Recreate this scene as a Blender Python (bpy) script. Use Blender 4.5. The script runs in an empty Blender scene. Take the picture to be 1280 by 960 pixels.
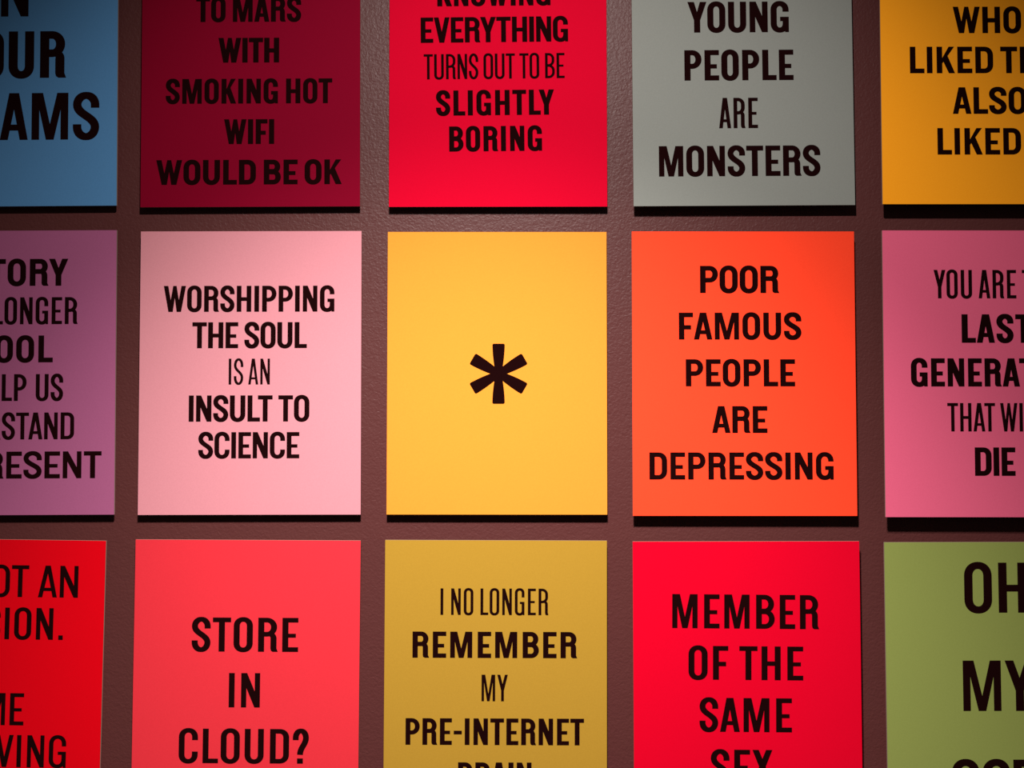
import bpy, math
from mathutils import Matrix, Vector

# ------------------------------------------------------------------ camera
EYE = 1.55                                   # height of the lens above the floor
scene = bpy.context.scene
cam_data = bpy.data.cameras.new('camera')
cam_data.sensor_width = 36.0
cam_data.lens = 36.0 * 1148.0 / 1280.0
cam_data.clip_start = 0.05
cam = bpy.data.objects.new('camera', cam_data)
scene.collection.objects.link(cam)
R = [[0.999999, -0.001565, 0.000247], [0.001572, 0.99947, -0.032525], [-0.000196, 0.032525, 0.999471]]
D = 1.8037
cam.matrix_world = Matrix(((R[0][0], R[0][2], -R[0][1], 0.0),
                           (R[1][0], R[1][2], -R[1][1], -D),
                           (R[2][0], R[2][2], -R[2][1], EYE),
                           (0, 0, 0, 1)))
scene.camera = cam

# ------------------------------------------------------------------ world and lamps
world = bpy.data.worlds.new('world')
scene.world = world
world.use_nodes = True
bgn = world.node_tree.nodes['Background']
bgn.inputs[0].default_value = (1.0, 0.75, 0.68, 1)
bgn.inputs[1].default_value = 0.045

def spot(name, loc, target, power, angle, blend, size, color=(1.0, 0.93, 0.88)):
    ld = bpy.data.lights.new(name, 'SPOT')
    ld.energy = power
    ld.color = color
    ld.spot_size = math.radians(angle)
    ld.spot_blend = blend
    ld.shadow_soft_size = size
    o = bpy.data.objects.new(name, ld)
    scene.collection.objects.link(o)
    o.location = loc
    o.rotation_euler = (Vector(target) - Vector(loc)).to_track_quat('-Z', 'Y').to_euler()
    return o

# two gallery spots on the ceiling track, one narrow and one wide beam
spot('track_spotlight', (-0.120, -1.48, EYE + 1.395), (-0.050, 0.0, EYE - 1.60), 447, 71.1, 1.0, 0.018)
spot('track_spotlight', (0.000, -1.42, EYE + 1.479), (0.043, 0.0, EYE - 0.457), 185, 96.0, 1.0, 0.018)

scene.view_settings.view_transform = 'Standard'
scene.view_settings.look = 'None'
scene.view_settings.exposure = 0.0
scene.view_settings.gamma = 1.0
scene.view_settings.use_curve_mapping = False

# ------------------------------------------------------------------ helpers
def lin(c):
    r = []
    for v in c:
        v = v / 255.0
        r.append(v / 12.92 if v <= 0.04045 else ((v + 0.055) / 1.055) ** 2.4)
    return tuple(r) + (1.0,)

def material(name, color, rough=0.6, spec=0.3):
    m = bpy.data.materials.new(name)
    m.use_nodes = True
    b = m.node_tree.nodes['Principled BSDF']
    b.inputs['Base Color'].default_value = color
    b.inputs['Roughness'].default_value = rough
    b.inputs['Specular IOR Level'].default_value = spec
    return m

def paper(name, srgb, rough=0.8, spec=0.04):
    """coloured printed stock: flat ink with a very fine paper tooth"""
    c = lin(srgb)
    m = material(name, c, rough, spec)
    nt = m.node_tree
    b = nt.nodes['Principled BSDF']
    tc = nt.nodes.new('ShaderNodeTexCoord')
    n = nt.nodes.new('ShaderNodeTexNoise')
    n.inputs['Scale'].default_value = 420.0
    n.inputs['Detail'].default_value = 2.0
    nt.links.new(tc.outputs['Object'], n.inputs['Vector'])
    mix = nt.nodes.new('ShaderNodeMix'); mix.data_type = 'RGBA'
    mix.inputs['A'].default_value = tuple(v * 0.93 for v in c[:3]) + (1,)
    mix.inputs['B'].default_value = tuple(min(v * 1.07, 1.0) for v in c[:3]) + (1,)
    nt.links.new(n.outputs['Fac'], mix.inputs['Factor'])
    nt.links.new(mix.outputs['Result'], b.inputs['Base Color'])
    bump = nt.nodes.new('ShaderNodeBump')
    bump.inputs['Strength'].default_value = 0.06
    bump.inputs['Distance'].default_value = 0.0005
    nt.links.new(n.outputs['Fac'], bump.inputs['Height'])
    nt.links.new(bump.outputs['Normal'], b.inputs['Normal'])
    return m

def mesh_obj(name, verts, faces, mat, parent=None, loc=(0, 0, 0)):
    me = bpy.data.meshes.new(name)
    me.from_pydata(verts, [], faces)
    me.update()
    me.materials.append(mat)
    o = bpy.data.objects.new(name, me)
    scene.collection.objects.link(o)
    o.parent = parent
    o.location = loc
    return o

def box(name, x0, x1, y0, y1, z0, z1, mat, parent=None, bevel=0.0):
    v = [(x0, y0, z0), (x1, y0, z0), (x1, y1, z0), (x0, y1, z0), (x0, y0, z1), (x1, y0, z1), (x1, y1, z1), (x0, y1, z1)]
    f = [(0, 3, 2, 1), (4, 5, 6, 7), (0, 1, 5, 4), (1, 2, 6, 5), (2, 3, 7, 6), (3, 0, 4, 7)]
    o = mesh_obj(name, v, f, mat, parent)
    if bevel:
        bm = o.modifiers.new('bevel', 'BEVEL'); bm.width = bevel; bm.segments = 2
    return o

# ------------------------------------------------------------------ the wall, ceiling-high, and the floor
def wall_paint():
    m = material('mauve_wall_paint', lin((79, 40, 39)), 0.45, 0.24)
    nt = m.node_tree
    b = nt.nodes['Principled BSDF']
    tc = nt.nodes.new('ShaderNodeTexCoord')
    mp = nt.nodes.new('ShaderNodeMapping')
    nt.links.new(tc.outputs['Object'], mp.inputs['Vector'])
    fine = nt.nodes.new('ShaderNodeTexNoise')
    fine.inputs['Scale'].default_value = 190.0
    fine.inputs['Detail'].default_value = 3.0
    fine.inputs['Distortion'].default_value = 0.6
    big = nt.nodes.new('ShaderNodeTexNoise')
    big.inputs['Scale'].default_value = 60.0
    big.inputs['Detail'].default_value = 2.0
    add = nt.nodes.new('ShaderNodeMath'); add.operation = 'MULTIPLY_ADD'
    add.inputs[1].default_value = 0.6
    for t in (fine, big):
        nt.links.new(mp.outputs['Vector'], t.inputs['Vector'])
    nt.links.new(big.outputs['Fac'], add.inputs[0])
    nt.links.new(fine.outputs['Fac'], add.inputs[2])
    bump = nt.nodes.new('ShaderNodeBump')
    bump.inputs['Strength'].default_value = 0.55
    bump.inputs['Distance'].default_value = 0.0016
    nt.links.new(add.outputs[0], bump.inputs['Height'])
    nt.links.new(bump.outputs['Normal'], b.inputs['Normal'])
    return m

wall = box('wall_back', -3.0, 3.0, 0.0, 0.12, 0.0, 3.6, wall_paint())
wall['kind'] = 'structure'
floor_mat = material('dark_floor', lin((52, 44, 40)), 0.5, 0.3)
fl = box('floor', -3.0, 3.0, -3.2, 0.12, -0.06, 0.0, floor_mat)
fl['kind'] = 'structure'

# ------------------------------------------------------------------ lettering: a condensed gothic drawn from flat pieces
# every glyph lives in a box: baseline 0, cap height 1, width w, stem s, bar t
class Pen:
    def __init__(self):
        self.v = []; self.f = []
    def poly(self, pts):
        n = len(self.v); self.v += [tuple(p) for p in pts]; self.f.append(tuple(range(n, n + len(pts))))
    def rect(self, x0, y0, x1, y1):
        self.poly([(x0, y0), (x1, y0), (x1, y1), (x0, y1)])
    def strip(self, left, right):
        n = len(self.v); k = len(left)
        self.v += list(left) + list(right)
        for i in range(k - 1):
            self.f.append((n + i, n + i + 1, n + k + i + 1, n + k + i))
    def arc(self, cx, cy, rxo, ryo, rxi, ryi, a0, a1, n=14, e=2.0):
        def pt(rx, ry, a):
            c, s_ = math.cos(a), math.sin(a)
            return (cx + rx * math.copysign(abs(c) ** (2 / e), c), cy + ry * math.copysign(abs(s_) ** (2 / e), s_))
        A = [math.radians(a0 + (a1 - a0) * i / n) for i in range(n + 1)]
        self.strip([pt(rxo, ryo, a) for a in A], [pt(max(rxi, .004), max(ryi, .004), a) for a in A])

def stroke(p, path, width):
    """ribbon along path; width(dx, dy) gives the full thickness for a direction"""
    L, Rr = [], []
    for i, q in enumerate(path):
        a = path[max(i - 1, 0)]; b = path[min(i + 1, len(path) - 1)]
        dx, dy = b[0] - a[0], b[1] - a[1]
        m = math.hypot(dx, dy) or 1.0
        dx /= m; dy /= m
        h = width(dx, dy) / 2
        L.append((q[0] - dy * h, q[1] + dx * h)); Rr.append((q[0] + dy * h, q[1] - dx * h))
    p.strip(L, Rr)

OV = 0.016
def glyph(ch, w, s):
    """returns (pen, ink width)"""
    p = Pen(); t = s * (0.84 if s > 0.13 else 0.90)
    W = w
    def bowl(x0, x1, y0, y1, rf=0.46, ss=s):
        """right-hand bowl: bars from x0, round corners, outer edge x1"""
        r = min((x1 - x0) * rf * 1.6, (y1 - y0) / 2) * 0.98
        r = min(r, (x1 - x0) * 0.75)
        ri = max(r - ss, 0.02 + ss * .1); rj = max(r - t, 0.02 + ss * .1)
        p.rect(x0, y1 - t, x1 - r, y1); p.rect(x0, y0, x1 - r, y0 + t)
        p.rect(x1 - ss, y0 + r, x1, y1 - r)
        for cy, a0, a1 in ((y1 - r, 0, 90), (y0 + r, 0, -90)):
            p.arc(x1 - r, cy, r, r, r - ss if r > ss else .004, r - t if r > t else .004, a0, a1, 8)
    if ch == 'I': p.rect(0, 0, s, 1); return p, s
    if ch == '.': p.rect(0, 0, s * .95, s); return p, s * .95
    if ch == "'": p.poly([(0, 1), (s, 1), (s * .75, .66), (s * .25, .66)]); return p, s
    if ch == '-':
        W = max(w * .56, .2); p.rect(0, .395, W, .395 + t * .9); return p, W
    if ch in 'OQ':
        r = W / 2; ry = r * 1.02
        p.arc(r, 1 + OV - ry, r, ry, r - s, ry - t, 0, 180, 20, 2.15)
        p.arc(r, ry - OV, r, ry, r - s, ry - t, 0, -180, 20, 2.15)
        p.rect(0, ry - OV, s, 1 + OV - ry); p.rect(W - s, ry - OV, W, 1 + OV - ry); return p, W
    if ch in 'CG':
        r = W / 2; ry = r * 1.02
        p.arc(r, 1 + OV - ry, r, ry, r - s, ry - t, 0, 180, 20, 2.15)
        p.arc(r, ry - OV, r, ry, r - s, ry - t, 0, -180, 20, 2.15)
        p.rect(0, ry - OV, s, 1 + OV - ry)
        p.rect(W - s, .665, W, 1 + OV - ry) if 1 + OV - ry > .665 else None
        if ch == 'C':
            if ry - OV < .335: p.rect(W - s, ry - OV, W, .335)
        else:
            p.rect(W - s, .1, W, .5); p.rect(W * .52, .5 - t * .85, W, .5)
            p.rect(W - s * .62, 0, W, .2)
        return p, W
    if ch == 'U':
        r = W / 2; ry = r * 1.02
        p.arc(r, ry - OV, r, ry, r - s, ry - t, 0, -180, 20, 2.15)
        p.rect(0, ry - OV, s, 1); p.rect(W - s, ry - OV, W, 1); return p, W
    if ch == 'D':
        p.rect(0, 0, s, 1); r = W * .5
        p.rect(s * .5, 1 - t, W - r, 1); p.rect(s * .5, 0, W - r, t); p.rect(W - s, r, W, 1 - r)
        p.arc(W - r, 1 - r, r, r, r - s, r - t, 0, 90, 10, 2.2)
        p.arc(W - r, r, r, r, r - s, r - t, 0, -90, 10, 2.2); return p, W
    if ch == 'P':
        W = w * .98; p.rect(0, 0, s, 1); bowl(s * .5, W, .385, 1); return p, W
    if ch == 'B':
        p.rect(0, 0, s, 1); bowl(s * .5, W * .965, .50 - t * .35, 1); bowl(s * .5, W, 0, .50 + t * .5); return p, W
    if ch == 'R':
        p.rect(0, 0, s, 1); y0 = .46 - t * .1; bowl(s * .5, W * .98, y0, 1)
        r = W * .36; yb = y0 + t
        p.arc(W * .96 - r, yb - r, r, r, max(r - s, .004), max(r - t, .004), 0, 90, 8)
        p.rect(W * .96 - s, .09, W * .96, yb - r)
        p.poly([(W * .96 - s, .1), (W * .96, .1), (W * 1.03, 0), (W * 1.03 - s * .85, 0), (W * .965 - s * .93, .035)])
        return p, W * 1.03
    if ch == 'E' or ch == 'F':
        W = w * (.83 if ch == 'E' else .80)
        p.rect(0, 0, s, 1); p.rect(s * .5, 1 - t, W, 1); p.rect(s * .5, .535 - t * .85, W * .83 + .01, .535)
        if ch == 'E': p.rect(s * .5, 0, W, t)
        else: p.rect(s * .5, .52 - t * .85, W * .86, .52)
        return p, W
    if ch == 'L':
        W = w * .81; p.rect(0, 0, s, 1); p.rect(s * .5, 0, W, t); return p, W
    if ch == 'T':
        W = w * .95; p.rect(0, 1 - t, W, 1); p.rect(W / 2 - s / 2, 0, W / 2 + s / 2, 1 - t * .5); return p, W
    if ch == 'H':
        p.rect(0, 0, s, 1); p.rect(W - s, 0, W, 1); p.rect(s * .5, .50 - t * .55, W - s * .5, .50 + t * .4); return p, W
    if ch == 'N':
        k = .92 * s
        p.rect(0, 0, k, 1); p.rect(W - k, 0, W, 1)
        p.poly([(0, 1), (s * 1.02, 1), (W, .1), (W, 0), (W - .95 * s, 0), (0, .93)]); return p, W
    if ch == 'M':
        W = w * 1.36; k = .90 * s; c = W / 2
        p.rect(0, 0, k, 1); p.rect(W - k, 0, W, 1)
        p.poly([(.45 * s, 1), (1.32 * s, 1), (c + .42 * s, 0), (c - .46 * s, 0)])
        p.poly([(W - .45 * s, 1), (W - 1.32 * s, 1), (c - .42 * s, 0), (c + .46 * s, 0)]); return p, W
    if ch == 'A':
        W = w * 1.04; c = W / 2
        p.poly([(0, 0), (s * .95, 0), (c + s * .38, 1), (c - s * .58, 1)])
        p.poly([(W, 0), (W - s * .95, 0), (c - s * .38, 1), (c + s * .58, 1)])
        p.rect(W * .2, .20, W * .8, .20 + t * .85); return p, W
    if ch == 'V':
        W = w * 1.04; c = W / 2
        p.poly([(0, 1), (s * .98, 1), (c + s * .5, 0), (c - s * .5, 0)])
        p.poly([(W, 1), (W - s * .98, 1), (c - s * .5, 0), (c + s * .5, 0)]); return p, W
    if ch == 'W':
        W = w * 1.52; a = .215 * W; b = a + s * .93; m = .36 * s
        c = W / 2
        p.poly([(0, 1), (s * .95, 1), (b, 0), (a, 0)])
        p.poly([(a + s * .05, 0), (b, 0), (c + m, 1), (c - m, 1)])
        p.poly([(W, 1), (W - s * .95, 1), (W - b, 0), (W - a, 0)])
        p.poly([(W - a - s * .05, 0), (W - b, 0), (c - m, 1), (c + m, 1)]); return p, W
    if ch == 'Y':
        W = w * 1.05; c = W / 2
        p.rect(c - s / 2, 0, c + s / 2, .44)
        p.poly([(0, 1), (s * 1.06, 1), (c + s * .08, .62), (c + s * .3, .40), (c - s * .5, .40)])
        p.poly([(W, 1), (W - s * 1.06, 1), (c - s * .08, .62), (c - s * .3, .40), (c + s * .5, .40)]); return p, W
    if ch == 'X':
        W = w * 1.08
        p.poly([(0.01, 1), (s * 1.12, 1), (W, 0), (W - s * 1.12, 0)])
        p.poly([(W - .01, 1), (W - s * 1.12, 1), (0, 0), (s * 1.12, 0)]); return p, W
    if ch == 'K':
        W = w * 1.02; p.rect(0, 0, s, 1)
        p.poly([(s * .9, .34), (s * .9, .54), (W - s * 1.08, 1), (W * .97, 1)])
        y = .585; x = W * .66
        p.poly([(W - s * 1.08, 0), (W, 0), (W * .60, .66), (W * .60 - s * .8, .46)]); return p, W
    if ch == 'S':
        W = w * .98; h = s / 2; q = t / 2
        y1, y2 = .745, .265
        top = [(W / 2 + (W / 2 - h) * math.cos(a), y1 + (1 + OV - q - y1) * math.sin(a)) for a in [math.radians(180 * i / 14) for i in range(15)]]
        def bez(t_):
            P0, P3 = (h, y1), (W - h, y2); P1 = (h, y1 - .22); P2 = (W - h, y2 + .22); u_ = 1 - t_
            return tuple(u_ ** 3 * P0[k] + 3 * u_ * u_ * t_ * P1[k] + 3 * u_ * t_ * t_ * P2[k] + t_ ** 3 * P3[k] for k in (0, 1))
        mid = [bez(i / 14) for i in range(1, 14)]
        bot = [(W / 2 + (W / 2 - h) * math.cos(a), y2 + (-OV + q - y2) * math.sin(a)) for a in [math.radians(180 * i / 14) for i in range(15)]]
        path = [(W - h, .675)] + top + mid + bot + [(h, .325)]
        stroke(p, path, lambda dx, dy: t + (s - t) * min(1.0, abs(dy) * 1.25)); return p, W
    if ch == '?':
        W = w * .84; h = s / 2; q = t / 2; y1 = .75
        top = [(W / 2 - (W / 2 - h) * math.cos(a), y1 + (1 + OV - q - y1) * math.sin(a)) for a in [math.radians(180 * i / 14) for i in range(15)]]
        c = W * .46
        def bez(t_):
            P0, P3 = (W - h, y1), (c, .255); P1 = (W - h, y1 - .2); P2 = (c, .255 + .22); u_ = 1 - t_
            return tuple(u_ ** 3 * P0[k] + 3 * u_ * u_ * t_ * P1[k] + 3 * u_ * t_ * t_ * P2[k] + t_ ** 3 * P3[k] for k in (0, 1))
        stroke(p, [(h, .68)] + top + [bez(i / 12) for i in range(1, 13)], lambda dx, dy: t + (s - t) * min(1.0, abs(dy) * 1.2))
        p.rect(c - h, 0, c + h, s * .95); return p, W
    raise ValueError(ch)

# side bearings as a share of the straight-stem bearing (left, right)
SB = {'A': (.12, .12), 'B': (1, .55), 'C': (.6, .45), 'D': (1, .6), 'E': (1, .45), 'F': (1, .2), 'G': (.6, .85), 'H': (1, 1),
      'I': (1, 1), 'K': (1, .2), 'L': (1, .15), 'M': (1, 1), 'N': (1, 1), 'O': (.6, .6), 'P': (1, .4), 'R': (1, .3),
      'S': (.42, .42), 'T': (.2, .2), 'U': (.85, .85), 'V': (.15, .15), 'W': (.18, .18), 'X': (.15, .15), 'Y': (.1, .1),
      '.': (.8, .8), '-': (.5, .5), "'": (.5, .5), '?': (.5, .5)}
KERN = {'LT': -.10, 'TA': -.035, 'AT': -.045, 'AV': -.06, 'LY': -.10, 'YO': -.02, 'RY': -.03, 'OT': -.01}

from mathutils.geometry import delaunay_2d_cdt
_cache = {}
def solid_glyph(ch, w, s):
    k = (ch, round(w, 4), round(s, 4))
    if k not in _cache:
        p, ink = glyph(ch, w, s)
        faces = []
        for f in p.f:                                # all pieces counter-clockwise for the union
            ar = sum(p.v[f[i]][0] * p.v[f[(i + 1) % len(f)]][1] - p.v[f[(i + 1) % len(f)]][0] * p.v[f[i]][1] for i in range(len(f)))
            if abs(ar) > 1e-7: faces.append(list(f) if ar > 0 else list(reversed(f)))
        v, e, f, ov, oe, of = delaunay_2d_cdt([Vector(q) for q in p.v], [], faces, 0, 1e-5)
        _cache[k] = ([tuple(q) for q in v], [tuple(t) for t, src in zip(f, of) if src], ink)
    return _cache[k]

def line_mesh(text, x0, x1, zb, cap, w, s):
    """vertices and faces of one printed line in board coordinates (x, z)"""
    base = .36 * (w * .45 + s * .0) * .45 + .012          # natural straight bearing in cap heights
    glyphs, ink, bears = [], 0.0, []
    for i, ch in enumerate(text):
        if ch == ' ':
            glyphs.append(None); continue
        g = solid_glyph(ch, w, s); glyphs.append(g); ink += g[2]
    # gaps between successive glyphs: (share of bearing, fixed amount)
    gaps = []; prev = None; space = 0.0
    for i, ch in enumerate(text):
        if ch == ' ':
            space = .27 if .13 < s < .173 else (.165 + w * .06 if s > .13 else .155); continue
        if prev is not None:
            gaps.append((SB[prev][1] + SB[ch][0], space + (KERN.get(prev + ch, 0.0) if not space else 0.0)))
        prev = ch; space = 0.0
    A = sum(g[0] for g in gaps); B = sum(g[1] for g in gaps)
    sx = 1.0
    if x0 is None:
        b = base
        total = ink + A * b + B
        x0 = x1 - total * cap
    else:
        total = (x1 - x0) / cap
        b = (total - ink - B) / A if A else base
        lo, hi = base * .45, base * 1.8
        if b < lo or b > hi:
            b = min(max(b, lo), hi); sx = total / (ink + A * b + B)
    pos = 0.0; k = 0; V = []; F = []; first = True
    for g in glyphs:
        if g is None: continue
        if not first:
            pos += gaps[k][0] * b + gaps[k][1]; k += 1
        first = False
        n = len(V)
        V += [(x0 + (pos + vx) * sx * cap, zb + vy * cap) for vx, vy in g[0]]
        F += [tuple(n + i for i in f) for f in g[1]]
        pos += g[2]
    return V, F, sx, b / base

# ------------------------------------------------------------------ the boards
# board positions and sizes in metres; lines: text, left, right, baseline, cap height, width ratio, stem ratio
CARDS = {
#fit IN err 0.15 w 0.579 b 0.066 xl -15.6
#fit YOUR err 0.22 w 0.540 b 0.076 xl -61.9
#fit DREAMS err 0.37 w 0.570 b 0.076 xl -110.4
  (0, 0): dict(x=-0.9968, z=0.6841, tilt=0.00673, w=0.4320, h=0.5535, text_tilt=0.00, lines=[
      ('IN', -0.0423, 0.0394, 0.1008, 0.0939, 0.579, 0.17),
      ('YOUR', -0.1139, 0.115, -0.0222, 0.0932, 0.54, 0.195),
      ('DREAMS', -0.1888, 0.181, -0.1454, 0.0931, 0.57, 0.18),
  ]),
  (0, 1): dict(x=-0.5175, z=0.6830, tilt=0.00397, w=0.4311, h=0.5535, text_tilt=0.00, lines=[
      ('TO MARS', -0.1087, 0.0989, 0.0909, 0.0497, 0.58, 0.2),
      ('WITH', -0.0643, 0.0557, 0.0095, 0.0495, 0.6, 0.215),
      ('SMOKING HOT', -0.1675, 0.1606, -0.0721, 0.0494, 0.575, 0.2),
      ('WIFI', -0.0522, 0.0466, -0.1526, 0.0493, 0.59, 0.21),
      ('WOULD BE OK', -0.1851, 0.1796, -0.2328, 0.049, 0.685, 0.225),
  ]),
  (0, 2): dict(x=-0.0303, z=0.6826, tilt=0.00090, w=0.4280, h=0.5535, text_tilt=0.50, lines=[
      ('KNOWING', -0.1187, 0.1049, 0.1225, 0.0502, 0.57, 0.2),
      ('EVERYTHING', -0.1518, 0.1388, 0.0498, 0.0507, 0.59, 0.19),
      ('TURNS OUT TO BE', -0.1463, 0.1312, -0.0231, 0.0502, 0.38, 0.105),
      ('SLIGHTLY', -0.1227, 0.1097, -0.0956, 0.0501, 0.575, 0.2),
      ('BORING', -0.0973, 0.0852, -0.167, 0.05, 0.565, 0.2),
  ]),
  (0, 3): dict(x=0.4496, z=0.6832, tilt=0.00505, w=0.4323, h=0.5535, text_tilt=0.00, lines=[
      ('YOUNG', -0.1068, 0.0922, 0.0659, 0.0611, 0.585, 0.2),
      ('PEOPLE', -0.114, 0.1, -0.0294, 0.0604, 0.57, 0.2),
      ('ARE', -0.0473, 0.0289, -0.1242, 0.0602, 0.375, 0.125),
      ('MONSTERS', -0.1659, 0.1498, -0.2188, 0.06, 0.585, 0.195),
  ]),
  (0, 4): dict(x=0.9342, z=0.6843, tilt=-0.00009, w=0.4320, h=0.5535, text_tilt=0.00, lines=[
      ('WHO', -0.0741, 0.0593, 0.0599, 0.0524, 0.665, 0.21),
      ('LIKED THIS', -0.1593, 0.1496, -0.0194, 0.0525, 0.665, 0.21),
      ('ALSO', -0.0769, 0.0669, -0.0996, 0.0525, 0.665, 0.21),
      ('LIKED...', -0.1078, 0.1059, -0.1797, 0.0522, 0.665, 0.21),
  ]),
#fit HISTORY err 0.25 w 0.681 b 0.088 xl -79.1
#fit IS NO LONGER err 0.42 w 0.467 b 0.076 xl -93.0
#fit A TOOL err 0.33 w 0.668 b 0.090 xl -61.5
#fit TO HELP US err 0.40 w 0.479 b 0.068 xl -79.2
#fit UNDERSTAND err 0.61 w 0.507 b 0.052 xl -93.8
#fit THE PRESENT err 1.52 w 0.696 b 0.066 xl -128.4
  (1, 0): dict(x=-0.9926, z=0.0815, tilt=0.00454, w=0.4320, h=0.5554, text_tilt=0.00, lines=[
      ('HISTORY', -0.1359, 0.1219, 0.1689, 0.053, 0.681, 0.215),
      ('IS NO LONGER', -0.1564, 0.1415, 0.0936, 0.0529, 0.466, 0.146),
      ('A TOOL', -0.1059, 0.0937, 0.0189, 0.0526, 0.668, 0.21),
      ('TO HELP US', -0.1324, 0.1146, -0.0562, 0.0523, 0.479, 0.15),
      ('UNDERSTAND', -0.1541, 0.1368, -0.1312, 0.0523, 0.507, 0.15),
      ('THE PRESENT', -0.2068, 0.1908, -0.207, 0.0523, 0.696, 0.19),
  ]),
  (1, 1): dict(x=-0.5134, z=0.0812, tilt=0.00180, w=0.4326, h=0.5535, text_tilt=0.00, lines=[
      ('WORSHIPPING', -0.1702, 0.1638, 0.1184, 0.051, 0.56, 0.182),
      ('THE SOUL', -0.1136, 0.1103, 0.0471, 0.0509, 0.585, 0.188),
      ('IS AN', -0.0419, 0.0385, -0.0239, 0.0506, 0.37, 0.1),
      ('INSULT TO', -0.1192, 0.1159, -0.0961, 0.0511, 0.59, 0.188),
      ('SCIENCE', -0.1, 0.0967, -0.1676, 0.0511, 0.58, 0.182),
  ]),
  (1, 2): dict(x=-0.0320, z=0.0805, tilt=-0.00071, w=0.4280, h=0.5512, text_tilt=0.00, lines=[
  ]),
  (1, 3): dict(x=0.4474, z=0.0794, tilt=-0.00053, w=0.4333, h=0.5525, text_tilt=0.00, lines=[
      ('POOR', -0.0841, 0.0701, 0.1556, 0.0532, 0.67, 0.208),
      ('FAMOUS', -0.1259, 0.1123, 0.0648, 0.0526, 0.66, 0.205),
      ('PEOPLE', -0.1129, 0.0992, -0.0262, 0.0528, 0.655, 0.205),
      ('ARE', -0.0626, 0.0448, -0.1165, 0.0522, 0.66, 0.205),
      ('DEPRESSING', -0.1843, 0.172, -0.2065, 0.0525, 0.655, 0.2),
  ]),
  (1, 4): dict(x=0.9322, z=0.0786, tilt=-0.00109, w=0.4320, h=0.5546, text_tilt=0.00, lines=[
      ('YOU ARE THE', -0.1176, 0.1271, 0.1449, 0.0554, 0.395, 0.125),
      ('LAST', -0.0648, 0.0713, 0.0587, 0.0553, 0.58, 0.205),
      ('GENERATION', -0.164, 0.1672, -0.026, 0.0546, 0.59, 0.205),
      ('THAT WILL', -0.0948, 0.0961, -0.1127, 0.0549, 0.4, 0.12),
      ('DIE', -0.0431, 0.035, -0.198, 0.0547, 0.59, 0.205),
  ]),
#fit IT'S NOT AN err 0.30 w 0.580 b 0.078 xl -116.8
#fit ILLUSION. err 0.45 w 0.522 b 0.104 xl -102.5
#fit TIME err 0.05 w 0.532 b 0.066 xl -57.0
#fit IS MOVING err 0.41 w 0.541 b 0.090 xl -112.7
  (2, 0): dict(x=-1.0099, z=-0.5198, tilt=-0.01323, w=0.4320, h=0.5535, text_tilt=0.00, lines=[
      ("IT'S NOT AN", -0.1683, 0.1646, 0.1664, 0.0612, 0.58, 0.145),
      ('ILLUSION.', -0.1433, 0.1376, 0.0851, 0.0608, 0.522, 0.145),
      ('TIME', -0.0676, 0.0664, -0.0791, 0.0613, 0.532, 0.145),
      ('IS MOVING', -0.1508, 0.1502, -0.1586, 0.0611, 0.541, 0.14),
  ]),
  (2, 1): dict(x=-0.5158, z=-0.5212, tilt=-0.00494, w=0.4363, h=0.5535, text_tilt=0.00, lines=[
      ('STORE', -0.1064, 0.0995, 0.0623, 0.0653, 0.52, 0.165),
      ('IN', -0.0332, 0.027, -0.0442, 0.0657, 0.54, 0.165),
      ('CLOUD?', -0.1281, 0.1224, -0.1506, 0.0657, 0.52, 0.16),
  ]),
  (2, 2): dict(x=-0.0347, z=-0.5217, tilt=-0.00328, w=0.4292, h=0.5535, text_tilt=0.00, lines=[
      ('I NO LONGER', -0.1069, 0.1018, 0.1333, 0.051, 0.36, 0.105),
      ('REMEMBER', -0.1605, 0.1575, 0.0511, 0.0502, 0.61, 0.2),
      ('MY', -0.0269, 0.0237, -0.0315, 0.0507, 0.375, 0.105),
      ('PRE-INTERNET', -0.1728, 0.1706, -0.1148, 0.0507, 0.55, 0.185),
      ('BRAIN', -0.0714, 0.0698, -0.1985, 0.0508, 0.56, 0.195),
  ]),
  (2, 3): dict(x=0.4489, z=-0.5228, tilt=0.00166, w=0.4370, h=0.5535, text_tilt=-0.55, lines=[
      ('MEMBER', -0.1445, 0.1381, 0.1098, 0.0651, 0.535, 0.168),
      ('OF THE', -0.1131, 0.1073, 0.012, 0.0644, 0.535, 0.168),
      ('SAME', -0.0918, 0.0854, -0.0867, 0.0645, 0.535, 0.168),
      ('SEX', -0.0702, 0.0485, -0.185, 0.0647, 0.535, 0.168),
  ]),
  (2, 4): dict(x=0.9290, z=-0.5232, tilt=0.00227, w=0.4320, h=0.5535, text_tilt=0.00, lines=[
      ('OH', -0.0642, 0.0545, 0.1423, 0.0954, 0.557, 0.17),
      ('MY', -0.0698, 0.0665, -0.0439, 0.0954, 0.56, 0.165),
      ('GOD', -0.0942, 0.0763, -0.2304, 0.0947, 0.56, 0.17),
  ]),
}

STANDOFF = (0.015, 0.015, 0.016, 0.022, 0.029)     # how far each column's faces stand off the wall
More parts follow.
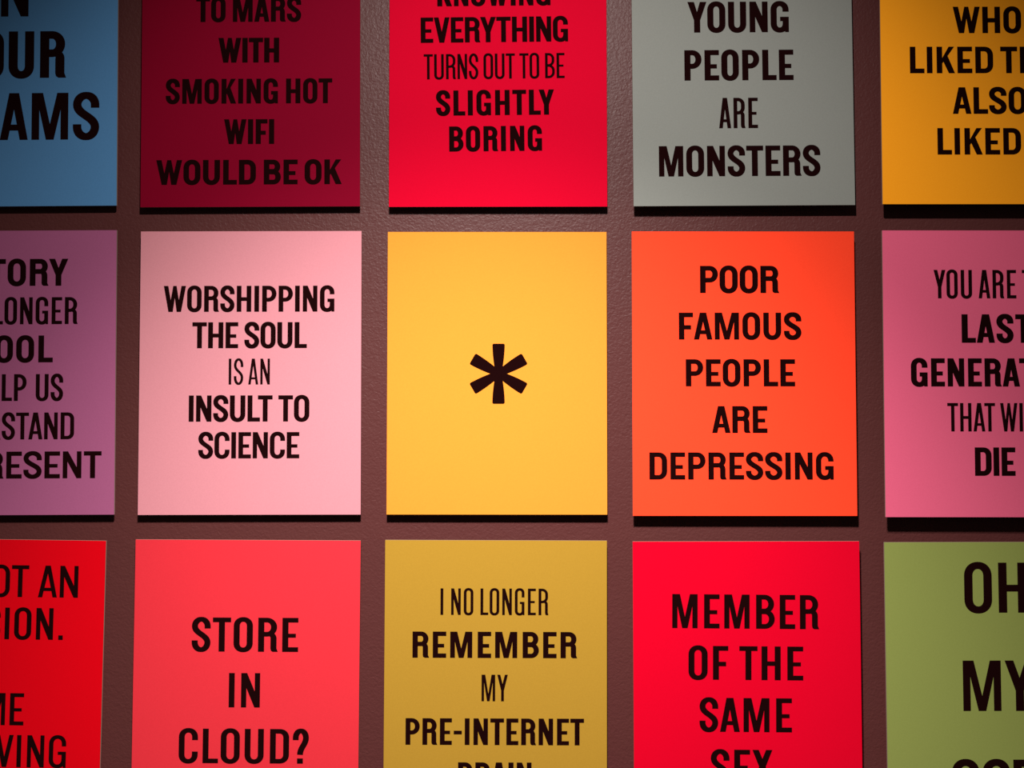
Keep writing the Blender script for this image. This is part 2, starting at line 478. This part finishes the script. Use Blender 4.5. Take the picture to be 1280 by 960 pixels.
# printed colour (sRGB), label, material name
INFO = {
  (0, 0): ((78, 128, 174), 'steel blue board with thick black capitals ending DREAMS, left end of top row', 'steel_blue'),
  (0, 1): ((119, 2, 32), 'dark crimson board about smoking hot wifi, in the top row', 'dark_crimson'),
  (0, 2): ((196, 1, 38), 'bright red board reading everything turns out to be slightly boring', 'bright_red'),
  (0, 3): ((128, 131, 126), 'grey board reading young people are monsters', 'pale_grey'),
  (0, 4): ((254, 161, 30), 'deep amber board ending also liked, right end of top row', 'amber'),
  (1, 0): ((154, 84, 121), 'mauve board ending help us understand the present, cut by the left edge', 'mauve'),
  (1, 1): ((200, 131, 141), 'pale pink board reading worshipping the soul is an insult to science', 'pale_pink'),
  (1, 2): ((223, 138, 49), 'plain golden yellow board with one large black asterisk at its centre', 'golden_yellow'),
  (1, 3): ((248, 67, 39), 'orange board reading poor famous people are depressing', 'orange'),
  (1, 4): ((217, 93, 125), 'rose pink board with last generation and die, right end of middle row', 'rose_pink'),
  (2, 0): ((202, 1, 17), 'scarlet board with an illusion and a gap between lines, lower left corner', 'scarlet'),
  (2, 1): ((207, 46, 57), 'coral red board reading store in cloud with a question mark', 'coral_red'),
  (2, 2): ((162, 125, 43), 'mustard board about a pre-internet brain, below the asterisk board', 'mustard'),
  (2, 3): ((204, 1, 34), 'pure red board reading member of the same sex, in the bottom row', 'pure_red'),
  (2, 4): ((127, 137, 71), 'olive green board with very large letters beginning OH MY, lower right corner', 'olive_green'),
}

core_mat = material('white_foam_core', lin((150, 130, 118)), 0.8, 0.1)
block_mat = material('mounting_batten', lin((60, 48, 42)), 0.8, 0.1)
ink_mat = material('black_ink', (0.0085, 0.0018, 0.0020, 1), 0.8, 0.0)

def asterisk_mesh(cx, cz, r):
    V, F = [], []
    hw, hn, rc = r * .205, r * .098, r * .05
    for k in range(6):
        a = math.radians(60 * k)
        prof = []                                   # right side, from the middle outwards (u along the arm, v across)
        for i in range(13):
            q = i / 12
            prof.append((q * (r - rc), hn + (hw - hn) * (1 - (1 - q) ** 1.7)))
        for i in range(1, 6):
            b = math.radians(90 * i / 5)
            prof.append((r - rc + rc * math.sin(b), hw - rc + rc * math.cos(b)))
        n = len(V)
        for u, v in prof: V.append((u, v))
        for u, v in prof: V.append((u, -v))
        m = len(prof)
        for i in range(m - 1):
            F.append((n + i, n + i + 1, n + m + i + 1, n + m + i))
        for i in range(n, len(V)):
            u, v = V[i]
            V[i] = (cx + u * math.sin(a) + v * math.cos(a), cz + u * math.cos(a) - v * math.sin(a))
    F = [f if sum(V[f[i]][0] * V[f[(i + 1) % 4]][1] - V[f[(i + 1) % 4]][0] * V[f[i]][1] for i in range(4)) > 0 else tuple(reversed(f)) for f in F]
    v, e, f, ov, oe, of = delaunay_2d_cdt([Vector(q) for q in V], [], [list(q) for q in F], 0, 1e-6)
    return [tuple(q) for q in v], [tuple(t) for t, src in zip(f, of) if src]

def printed(name, V, F, tilt, yface, parent, label):
    c, s = math.cos(math.radians(tilt)), math.sin(math.radians(tilt))
    P = [(x * c - z * s, -0.0002, x * s + z * c) for x, z in V]
    FF = []
    for f in F:                                     # every piece faces the viewer (-Y)
        ar = sum(P[f[i]][0] * P[f[(i + 1) % len(f)]][2] - P[f[(i + 1) % len(f)]][0] * P[f[i]][2] for i in range(len(f)))
        FF.append(f if ar > 0 else tuple(reversed(f)))
    o = mesh_obj(name, P, FF, ink_mat, parent, (0, yface, 0))
    o['label'] = label
    return o

SHEET = 0.0006
CORE = 0.003
def board(key):
    d = CARDS[key]; standoff = STANDOFF[key[1]]
    info = INFO[key]
    root = bpy.data.objects.new('slogan_board', None)
    root.empty_display_size = 0.1
    scene.collection.objects.link(root)
    root.location = (d['x'], 0.0, EYE + d['z'])
    root.rotation_euler = (0, -d['tilt'], 0)
    root['label'] = info[1]
    root['category'] = 'poster'
    root['group'] = 'coloured slogan boards hung in rows on the wall'
    w, h = d['w'] / 2, d['h'] / 2
    yf = -standoff
    box('face_sheet', -w, w, yf, yf + SHEET, -h, h, paper('printed_' + info[2], info[0]), root)
    box('foam_core', -w, w, yf + SHEET, yf + SHEET + CORE, -h, h, core_mat, root)
    box('mounting_batten', -w * .62, w * .62, yf + SHEET + CORE, 0.0, -h * .62, h * .62, block_mat, root)
    for (t, x0, x1, zb, cap, wr, st) in d['lines']:
        V, F, sx, bb = line_mesh(t, x0, x1, zb, cap, wr, st)
        if abs(sx - 1) > .02 or bb < .6 or bb > 1.6: print('LINE', key, t, 'sx %.3f bear %.2f' % (sx, bb))
        kind = 'thin condensed' if st < .13 else 'bold condensed'
        printed('printed_line', V, F, d['text_tilt'], yf, root, 'black %s capitals reading %s' % (kind, t))
    if key == (1, 2):
        V, F = asterisk_mesh(0.0030, -0.0023, 0.0587)
        printed('printed_asterisk', V, F, 0, yf, root, 'large black six-armed asterisk')
    return root

for key in CARDS:
    board(key)
